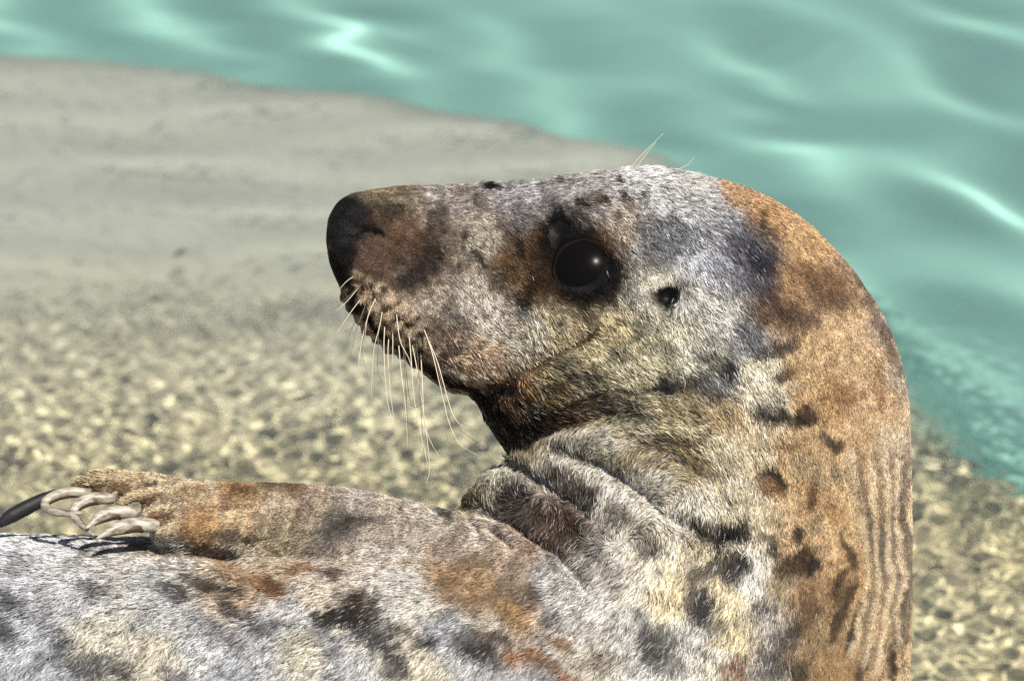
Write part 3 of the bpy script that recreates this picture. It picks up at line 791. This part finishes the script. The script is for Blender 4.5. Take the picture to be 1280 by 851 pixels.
ti = rng.choice(len(tri), NH, p=pr)
u, v = rng.random(NH), rng.random(NH)
f = u + v > 1
u[f], v[f] = 1 - u[f], 1 - v[f]
root = A[ti] + (B_[ti] - A[ti]) * u[:, None] + (C_[ti] - A[ti]) * v[:, None]
nrm = (BN[tri[ti, 0]] * (1 - u - v)[:, None] + BN[tri[ti, 1]] * u[:, None] + BN[tri[ti, 2]] * v[:, None])
nrm /= np.linalg.norm(nrm, axis=1)[:, None]
nrm *= np.sign((nrm * fn[ti]).sum(1))[:, None]
hx, hy = to_px(np.column_stack([root[:, 0], -np.abs(root[:, 1]), root[:, 2]]))
keep = (bald(hx, hy) < rng.random(NH) * .9 + .05)
ti, root, nrm, hx, hy = ti[keep], root[keep], nrm[keep], hx[keep], hy[keep]
sparse = ~near[ti]
n = len(root)
fl = idw(hx, hy, [f[:6] for f in FUR])
x3, y3, z3 = root[:, 0], root[:, 1], root[:, 2]
ang = .5 * fbm(x3 * 60, y3 * 60, z3 * 60, 31) + .55 * fbm(x3 * 260, y3 * 260, z3 * 260, 32, 2) + rng.normal(size=n) * .22
dx = fl[:, 0] * np.cos(ang) - fl[:, 1] * np.sin(ang)
dy = fl[:, 0] * np.sin(ang) + fl[:, 1] * np.cos(ang)
t = np.column_stack([dx, np.zeros(n), -dy])
t -= nrm * (t * nrm).sum(1)[:, None]
t /= np.linalg.norm(t, axis=1)[:, None] + 1e-6
lift = np.clip(fl[:, 3] * .85 + .28 * fbm(x3 * 200, y3 * 200, z3 * 200, 33, 2) + rng.normal(size=n) * .12, .08, 1.1)
L = fl[:, 2] * .00082 * np.exp(rng.normal(size=n) * .22) * np.where(sparse, 1.2, 1.0)
jp = np.clip(L * 350, .8, 2.5)
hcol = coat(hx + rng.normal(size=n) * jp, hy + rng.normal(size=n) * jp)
lum = hcol.mean(1)
# salt and pepper: single dark and pale hairs, in small tufts
tuft = fbm(x3 * 330, y3 * 330, z3 * 330, 41, 2)
fc = sstep(760, 600, hx) * sstep(520, 480, hy)
jit = np.exp(rng.normal(size=n) * (.46 - .16 * sstep(620, 720, hy)) + tuft * (.42 + .4 * fc))
hcol = hcol * jit[:, None]
dark = rng.random(n) < (.14 + .18 * sstep(-.3, .3, -tuft)) * sstep(.06, .28, lum)
hcol[dark] *= .30
hcol *= 1.06
pale = (rng.random(n) < .07) & (lum < .35) & (L > .0055)
hcol[pale] = hcol[pale] * .5 + np.array([.30, .30, .31])
grey = rng.random(n) < .25
hcol[grey] = hcol[grey] * .75 + hcol[grey].mean(1)[:, None] * .25
hcol = np.clip(hcol, .004, .82)
NP = 4
pts = np.empty((n, NP, 3))
pts[:, 0] = root - nrm * .0004
pos = root.copy()
for kpt in range(1, NP):
    lf = lift * (1.25 - .42 * kpt)
    d = nrm * np.sin(np.clip(lf, -.05, 1.4))[:, None] + t * np.cos(lf)[:, None]
    pos = pos + d * (L / (NP - 1))[:, None]
    pts[:, kpt] = pos
hc = bpy.data.hair_curves.new('fur')
hc.add_curves([NP] * n)
hc.attributes['position'].data.foreach_set('vector', pts.ravel())
rad = np.array([.00018, .00018, .00014, .00003])[None, :] * np.where(sparse, 3.2, 1.0)[:, None] * np.clip(L / .005, .62, 1.15)[:, None]
ra = hc.attributes.get('radius') or hc.attributes.new('radius', 'FLOAT', 'POINT')
ra.data.foreach_set('value', rad.ravel())
ca = hc.attributes.new('coat', 'FLOAT_COLOR', 'CURVE')
ca.data.foreach_set('color', np.column_stack([hcol, np.ones(n)]).ravel())
hc.materials.append(m_fur)
fur = part('fur', hc)
fur['kind'] = 'stuff'


# ------------------------------------------------------------------ eyes, whiskers, claws
def depth_at(px, py):
    """depth of the near side of the body under a photograph pixel"""
    vx, vy = to_px(BV)
    m = np.where((np.abs(vx - px) < 8) & (np.abs(vy - py) < 8))[0]
    return float(np.sort(BV[m, 1])[:max(3, len(m) // 4)].mean()) if len(m) else 0.0


def ball(name, c, r, mat, nu=32, nv=20):
    V, F = [], []
    for i in range(nv + 1):
        p = math.pi * i / nv
        for j in range(nu):
            q = 2 * math.pi * j / nu
            V.append(np.array(c) + r * np.array([math.sin(p) * math.cos(q), math.cos(p), math.sin(p) * math.sin(q)]))
    for i in range(nv):
        for j in range(nu):
            F.append((i * nu + j, i * nu + (j + 1) % nu, (i + 1) * nu + (j + 1) % nu, (i + 1) * nu + j))
    return make_mesh(name, V, F, mat)


EYE = (728, 334)
RE = .0300
vx, vy = to_px(BV)
rim = (np.hypot(vx - EYE[0], vy - EYE[1]) < 62) & (np.hypot(vx - EYE[0], vy - EYE[1]) > 40) & (BV[:, 1] < 0)
en = BN[rim].mean(0)
en = en * np.sign(-en[1]); en /= np.linalg.norm(en)
en = en * .6 + np.array([0, -1, 0]) * .4; en /= np.linalg.norm(en)
ep = loc(EYE[0], EYE[1], float(np.median(BV[(np.hypot(vx - EYE[0], vy - EYE[1]) < 14) & (BV[:, 1] < -.02), 1])))
for side in (1, -1):
    nn = en * np.array([1, side, 1])
    c = (ep - en * .0238) * np.array([1, side, 1])
    e = part('eye', ball('eye', c, RE, m_eye, 64, 48))
    ta = np.cross(nn, [0, 0, 1.0]); ta /= np.linalg.norm(ta)
    tb_ = np.cross(nn, ta)
    ringp = []
    for q in np.linspace(0, 2 * math.pi, 61):
        rr = .0170 + .0005 * math.sin(2 * q + .6) + .0003 * math.sin(7 * q)
        ringp.append(c + nn * (math.sqrt(RE ** 2 - rr ** 2) - .0002) + (ta * math.cos(q) + tb_ * math.sin(q)) * rr)
    part('eyelid', tube_mesh('eyelid', ringp, [.0011 + .0003 * math.sin(5 * q) for q in np.linspace(0, 6.283, 61)], m_lid, 8), e, False)

# whiskers: px path from the whisker pad, root radius mm, dark?
WH = [
    ([(444, 345), (434, 351), (424, 362)], 0), ([(452, 354), (436, 374), (420, 389)], 0), ([(452, 354), (440, 366), (421, 384)], 1),
    ([(451, 374), (440, 388), (421, 416)], 0), ([(464, 361), (458, 376), (449, 402), (430, 415)], 1),
    ([(447, 395), (441, 408), (432, 432)], 1), ([(455, 385), (446, 410), (438, 446)], 1),
    ([(466, 380), (457, 405), (450, 440), (448, 462)], 0), ([(462, 402), (453, 428), (453, 445), (460, 470)], 1),
    ([(478, 388), (474, 410), (467, 440), (464, 498)], 0), ([(474, 400), (473, 425), (472, 460), (478, 480)], 1),
    ([(486, 420), (485, 445), (488, 490), (493, 528)], 0), ([(491, 410), (491, 440), (491, 455)], 0),
    ([(495, 387), (500, 425), (511, 448), (517, 468)], 0), ([(498, 428), (502, 470), (507, 510), (510, 560)], 0),
    ([(511, 415), (514, 450), (518, 500), (530, 560), (536, 585)], 0), ([(515, 430), (521, 460), (530, 520), (537, 580), (533, 605)], 0),
    ([(526, 440), (528, 480), (531, 530), (540, 555), (549, 570)], 0), ([(528, 406), (540, 440), (552, 490), (562, 530), (575, 555), (597, 569)], 0),
    ([(532, 418), (546, 450), (556, 485), (567, 520), (583, 535), (597, 525), (599, 514)], 0),
    ([(505, 400), (506, 440), (514, 505), (531, 503), (539, 502)], 1), ([(520, 425), (524, 470), (528, 540), (532, 590)], 1),
    ([(481, 405), (480, 440), (484, 500), (494, 535)], 0), ([(470, 372), (460, 395), (456, 420)], 0),
    ([(503, 412), (505, 450), (509, 520), (511, 566)], 1), ([(538, 430), (550, 470), (560, 520), (592, 550), (600, 553)], 1),
]
for i, (pl, dk) in enumerate(WH):
    y0 = depth_at(*pl[0])
    P = []
    for q, (x, y) in enumerate(pl):
        P.append(loc(x, y, y0 + (.003 if q == 0 else -.004 - .004 * q)))
    P = spline(P, 22)
    part('whisker', tube_mesh('whisker', P, np.linspace(.00036 if not dk else .00028, .0001, 22), m_whiskd if dk else m_whisk, 5))
for pl in ([(786, 213), (800, 196), (812, 184), (829, 167)], [(792, 214), (806, 195), (820, 178)], [(770, 215), (776, 209), (779, 208)],
           [(806, 237), (840, 216), (858, 207), (868, 197)]):
    y0 = -.02
    P = spline([loc(x, y, y0 + (.002 if q == 0 else 0)) for q, (x, y) in enumerate(pl)], 14)
    part('brow_whisker', tube_mesh('brow_whisker', P, np.linspace(.00036, .0001, 14), m_whisk, 5))

# claws: px path, radius px at a few stations, depth (start, end)
CL = [
    ([(92, 614), (60, 622), (32, 635), (12, 646), (-2, 656)], [6, 8.8, 10, 9.5, 5], -.030, -.034, 1),
    ([(114, 616), (90, 615), (68, 620), (56, 630), (66, 639), (90, 642), (110, 639)], [6, 7.2, 7.2, 6.4, 5.4, 4, 1.0], -.046, -.074, 0),
    ([(140, 623), (116, 623), (98, 631), (92, 643), (103, 657), (118, 670)], [7, 8.6, 7.8, 5.6, 4.2, 1.0], -.055, -.078, 0),
    ([(168, 640), (142, 641), (122, 648), (107, 661)], [8, 9.2, 7.4, 1.0], -.064, -.080, 0),
    ([(198, 656), (168, 656), (144, 661), (120, 673)], [9, 10.4, 8, 1.0], -.070, -.088, 0),
]
m_under, nt, bs = new_mat('claw_shade_brown')
bs.inputs['Base Color'].default_value = (.045, .028, .014, 1)
bs.inputs['Roughness'].default_value = .6
for pl, rr, ya, yb, dk in CL:
    pl = [(pl[0][0] + 22, pl[0][1] - 1)] + pl
    q = spline(np.column_stack([pl, [rr[0] * .8] + rr, [ya + .020] + list(np.linspace(ya, yb, len(rr)))]), 34)
    P = np.array([loc(a, b, d) for a, b, _, d in q])
    Rr = q[:, 2] * PX * .92
    Rr = Rr * (1 + 0.015 * np.sin(np.arange(34) * 2.3) + .01 * np.sin(np.arange(34) * 5.1))
    c = part('claw', tube_mesh('claw', P, Rr, m_claw_shaded if dk else m_claw, 12, .8))
    # dark tube on the inner side of the curve stands in for shade
    T = np.gradient(P, axis=0); T /= np.linalg.norm(T, axis=1)[:, None]
    inner = np.gradient(T, axis=0); inner = inner / (np.linalg.norm(inner, axis=1)[:, None] + 1e-9)
    for _ in range(6):
        inner[1:-1] = (inner[:-2] + inner[1:-1] + inner[2:]) / 3
    inner /= np.linalg.norm(inner, axis=1)[:, None] + 1e-9
    if not dk:
        part('claw_hollow_shade', tube_mesh('claw_hollow_shade', (P + inner * (Rr * .58)[:, None] + np.array([0, -1, 0]) * (Rr * .12)[:, None])[5:-5],
                                      (Rr * .5)[5:-5], m_under, 8, .8), c, False)

# ------------------------------------------------------------------ pool floor and water
WATER_Z = FLOOR_Z + 0.075
CP, SP = math.cos(PITCH), math.sin(PITCH)
CAMP = np.array([0, -DIST * CP, DIST * SP])


def px_ground(px, py, z):
    d = np.array([(px - 640) * PX, 0, (425.5 - py) * PX])
    d = np.array([d[0], DIST * CP + d[2] * SP, -DIST * SP + d[2] * CP])
    k = (z - CAMP[2]) / d[2]
    return (CAMP + d * k)[:2]


def axis(lo, a, b, hi, h, g=1.22):
    c = np.arange(a, b + 1e-6, h)
    l, s = [a], h
    while l[-1] > lo:
        s *= g; l.append(l[-1] - s)
    r, s = [b], h
    while r[-1] < hi:
        s *= g; r.append(r[-1] + s)
    return np.concatenate([l[:0:-1], c, r[1:]])


EDGE = [px_ground(x, y, WATER_Z - .09) for x, y in ((-500, 50), (-200, 68), (150, 98), (330, 121), (480, 140), (640, 172), (800, 206),
                                                   (930, 290), (1040, 430), (1140, 548), (1200, 588), (1280, 645), (1400, 760))]
EDGE = np.array([(-30, EDGE[0][1] + 3.0)] + [tuple(e) for e in EDGE] + [(2.2, -1.6), (10, -14)])
EDGE = np.vstack([EDGE[:1], spline(EDGE[1:-1], 80), EDGE[-1:]])


def edge_distance(X, Y):
    """metres inside (+) or outside (-) the shallow ledge"""
    best = np.full(X.shape, 1e9)
    sgn = np.ones(X.shape)
    for i in range(len(EDGE) - 1):
        a, d = EDGE[i], EDGE[i + 1] - EDGE[i]
        t = np.clip(((X - a[0]) * d[0] + (Y - a[1]) * d[1]) / (d @ d), 0, 1)
        ex, ey = X - a[0] - t * d[0], Y - a[1] - t * d[1]
        e = ex * ex + ey * ey
        k = e < best
        best[k] = e[k]
        sgn[k] = np.where(d[0] * ey - d[1] * ex > 0, -1, 1)[k]
    return np.sqrt(best) * sgn


def grid_mesh(name, X, Y, Z, mat):
    ny, nx = X.shape
    i = np.arange(ny * nx).reshape(ny, nx)
    F = np.stack([i[:-1, :-1], i[:-1, 1:], i[1:, 1:], i[1:, :-1]], -1).reshape(-1, 4)
    return make_mesh(name, np.stack([X, Y, Z], -1).reshape(-1, 3), F, mat)


DEEP = 0.65
xs = axis(-45, -.8, 1.0, 45, .007); ys = axis(-25, -.3, 2.0, 60, .007)
X, Y = np.meshgrid(xs, ys)
E = edge_distance(X, Y)
slope = FLOOR_Z - .05 * sstep(.0, .75, Y - base_w.y - .1) * 1.0
Z = np.where(E > 0, slope, slope)
drop = sstep(0.05, -.30, E)
Z = slope * (1 - drop) + (WATER_Z - DEEP) * drop
Z += .003 * fbm(X * 5, Y * 5, X * 0, 51)
Z += np.clip(-2.0 - Y, 0, 1.0) * .12      # the ledge rises to a dry rim behind the photographer
m_floor, nt, bs = new_mat('pool_concrete')
tc = nt.nodes.new('ShaderNodeTexCoord')
sep = nt.nodes.new('ShaderNodeSeparateXYZ'); nt.links.new(tc.outputs['Object'], sep.inputs[0])
n1 = nt.nodes.new('ShaderNodeTexNoise'); n1.inputs['Scale'].default_value = 5; n1.inputs['Detail'].default_value = 8
n2 = nt.nodes.new('ShaderNodeTexNoise'); n2.inputs['Scale'].default_value = 70; n2.inputs['Detail'].default_value = 4
for q in (n1, n2):
    nt.links.new(tc.outputs['Object'], q.inputs['Vector'])
r1 = nt.nodes.new('ShaderNodeValToRGB')
r1.color_ramp.elements[0].position = .36; r1.color_ramp.elements[0].color = (.74, .62, .36, 1)
r1.color_ramp.elements[1].position = .7; r1.color_ramp.elements[1].color = (.80, .69, .43, 1)
nt.links.new(n1.outputs[0], r1.inputs[0])
r2 = nt.nodes.new('ShaderNodeValToRGB')
r2.color_ramp.elements[0].position = .3; r2.color_ramp.elements[0].color = (.9, .9, .9, 1)
r2.color_ramp.elements[1].position = .65; r2.color_ramp.elements[1].color = (1, 1, 1, 1)
nt.links.new(n2.outputs[0], r2.inputs[0])
mx = nt.nodes.new('ShaderNodeMix'); mx.data_type = 'RGBA'; mx.blend_type = 'MULTIPLY'; mx.inputs[0].default_value = 1
nt.links.new(r1.outputs[0], mx.inputs[6]); nt.links.new(r2.outputs[0], mx.inputs[7])
mr = nt.nodes.new('ShaderNodeMapRange')
mr.inputs[1].default_value = WATER_Z - .13; mr.inputs[2].default_value = WATER_Z - .30
nt.links.new(sep.outputs[2], mr.inputs[0])
my = nt.nodes.new('ShaderNodeMapRange')
my.inputs[1].default_value = .6; my.inputs[2].default_value = 1.1
nt.links.new(sep.outputs[1], my.inputs[0])
mg = nt.nodes.new('ShaderNodeMix'); mg.data_type = 'RGBA'
nt.links.new(my.outputs[0], mg.inputs[0]); nt.links.new(mx.outputs[2], mg.inputs[6])
mg.inputs[7].default_value = (.47, .475, .41, 1)     # greyer floor farther out
m2 = nt.nodes.new('ShaderNodeMix'); m2.data_type = 'RGBA'
nt.links.new(mr.outputs[0], m2.inputs[0]); nt.links.new(mg.outputs[2], m2.inputs[6])
m2.inputs[7].default_value = (.25, .455, .405, 1)     # turquoise pool paint, deep water's tint put into it
nt.links.new(m2.outputs[2], bs.inputs['Base Color'])
bs.inputs['Roughness'].default_value = .85
floor = link('pool_floor', grid_mesh('pool_floor', X, Y, Z, m_floor))
floor['kind'] = 'structure'
floor.cycles.is_caustics_receiver = True

xs = axis(-45, -.62, .72, 45, .0024, 1.08); ys = axis(-25, .12, 1.35, 60, .0024, 1.08)
X, Y = np.meshgrid(xs, ys)
E = edge_distance(X, Y)
wr = np.random.default_rng(5)


def waves(lam, count, ang0, spread, amp, jl=.3):
    z = np.zeros_like(X)
    for i in range(count):
        a = ang0 + wr.normal() * spread
        l = lam * math.exp(wr.normal() * jl)
        k = 2 * math.pi / l
        ph = wr.random() * 6.28
        z += amp * (l / lam) * np.cos(k * (X * math.cos(a) + Y * math.sin(a)) + ph + .6 * np.sin(k * .23 * (X * math.sin(a) - Y * math.cos(a)) + ph * 3))
    return z / math.sqrt(count)


gx = np.gradient(xs)[None, :] * np.ones_like(X)
gy = np.gradient(ys)[:, None] * np.ones_like(X)
GS = np.maximum(gx, gy)


def carried(lam):
    """ripples only where the sheet is fine enough to carry them"""
    return sstep(lam * .40, lam * .16, GS)


calm = sstep(.62, .98, Y)
fine = 1 - calm
deep = sstep(.1, -.25, E)
Z = waves(.17, 16, 1.15, .45, .0016) * (.12 + .88 * deep) * carried(.17)
Z += waves(.085, 14, math.pi / 2 + .10, .22, .0007) * calm * .75 * (1 - deep) * carried(.085)
Z += waves(.0180, 40, 1.3, 1.3, .00033) * (.03 + .97 * fine) * (1 - .97 * deep) * carried(.0180)
edge_fade = np.exp(-(np.maximum(0, np.hypot(X, Y - 1) - 3) / 4) ** 2)
Z = WATER_Z + Z * edge_fade
m_water = bpy.data.materials.new('water')
m_water.use_nodes = True
nt = m_water.node_tree
nt.nodes.remove(nt.nodes['Principled BSDF'])
g = nt.nodes.new('ShaderNodeBsdfGlass')
g.inputs['Roughness'].default_value = 0
g.inputs['IOR'].default_value = 1.33
g.inputs['Color'].default_value = (.97, .995, .985, 1)
nt.links.new(g.outputs[0], nt.nodes['Material Output'].inputs[0])
water = link('water', grid_mesh('water', X, Y, Z, m_water))
water['kind'] = 'structure'
water.cycles.is_caustics_caster = True

# ------------------------------------------------------------------ a scrap of leaf on the pool floor
m_leaf, nt, bs = new_mat('leaf')
tc = nt.nodes.new('ShaderNodeTexCoord'); ns = nt.nodes.new('ShaderNodeTexNoise'); ns.inputs['Scale'].default_value = 400
nt.links.new(tc.outputs['Object'], ns.inputs['Vector'])
cr = nt.nodes.new('ShaderNodeValToRGB')
cr.color_ramp.elements[0].color = (.02, .014, .008, 1); cr.color_ramp.elements[1].color = (.06, .04, .02, 1)
nt.links.new(ns.outputs[0], cr.inputs[0]); nt.links.new(cr.outputs[0], bs.inputs['Base Color'])
lx, ly = px_ground(226, 316, WATER_Z + .003)
V, F = [], []
for i in range(9):
    u = i / 8
    w = .0032 * math.sin(math.pi * min(1, u * .92 + .04)) ** .7
    for j in range(5):
        v = (j - 2) / 2
        V.append((-.006 + .012 * u, w * v, .0016 * v * v + .0018 * math.sin(2.2 * u)))
for i in range(8):
    for j in range(4):
        F.append((i * 5 + j, i * 5 + j + 1, (i + 1) * 5 + j + 1, (i + 1) * 5 + j))
leaf = link('leaf_scrap', make_mesh('leaf_scrap', V, F, m_leaf))
leaf.modifiers.new('t', 'SOLIDIFY').thickness = .0004
leaf.location = (lx, ly, WATER_Z + .0006)
leaf.rotation_euler = (0, 0, .5)
leaf['label'] = 'tiny dark scrap of leaf floating on the shallow water'
leaf['category'] = 'leaf'
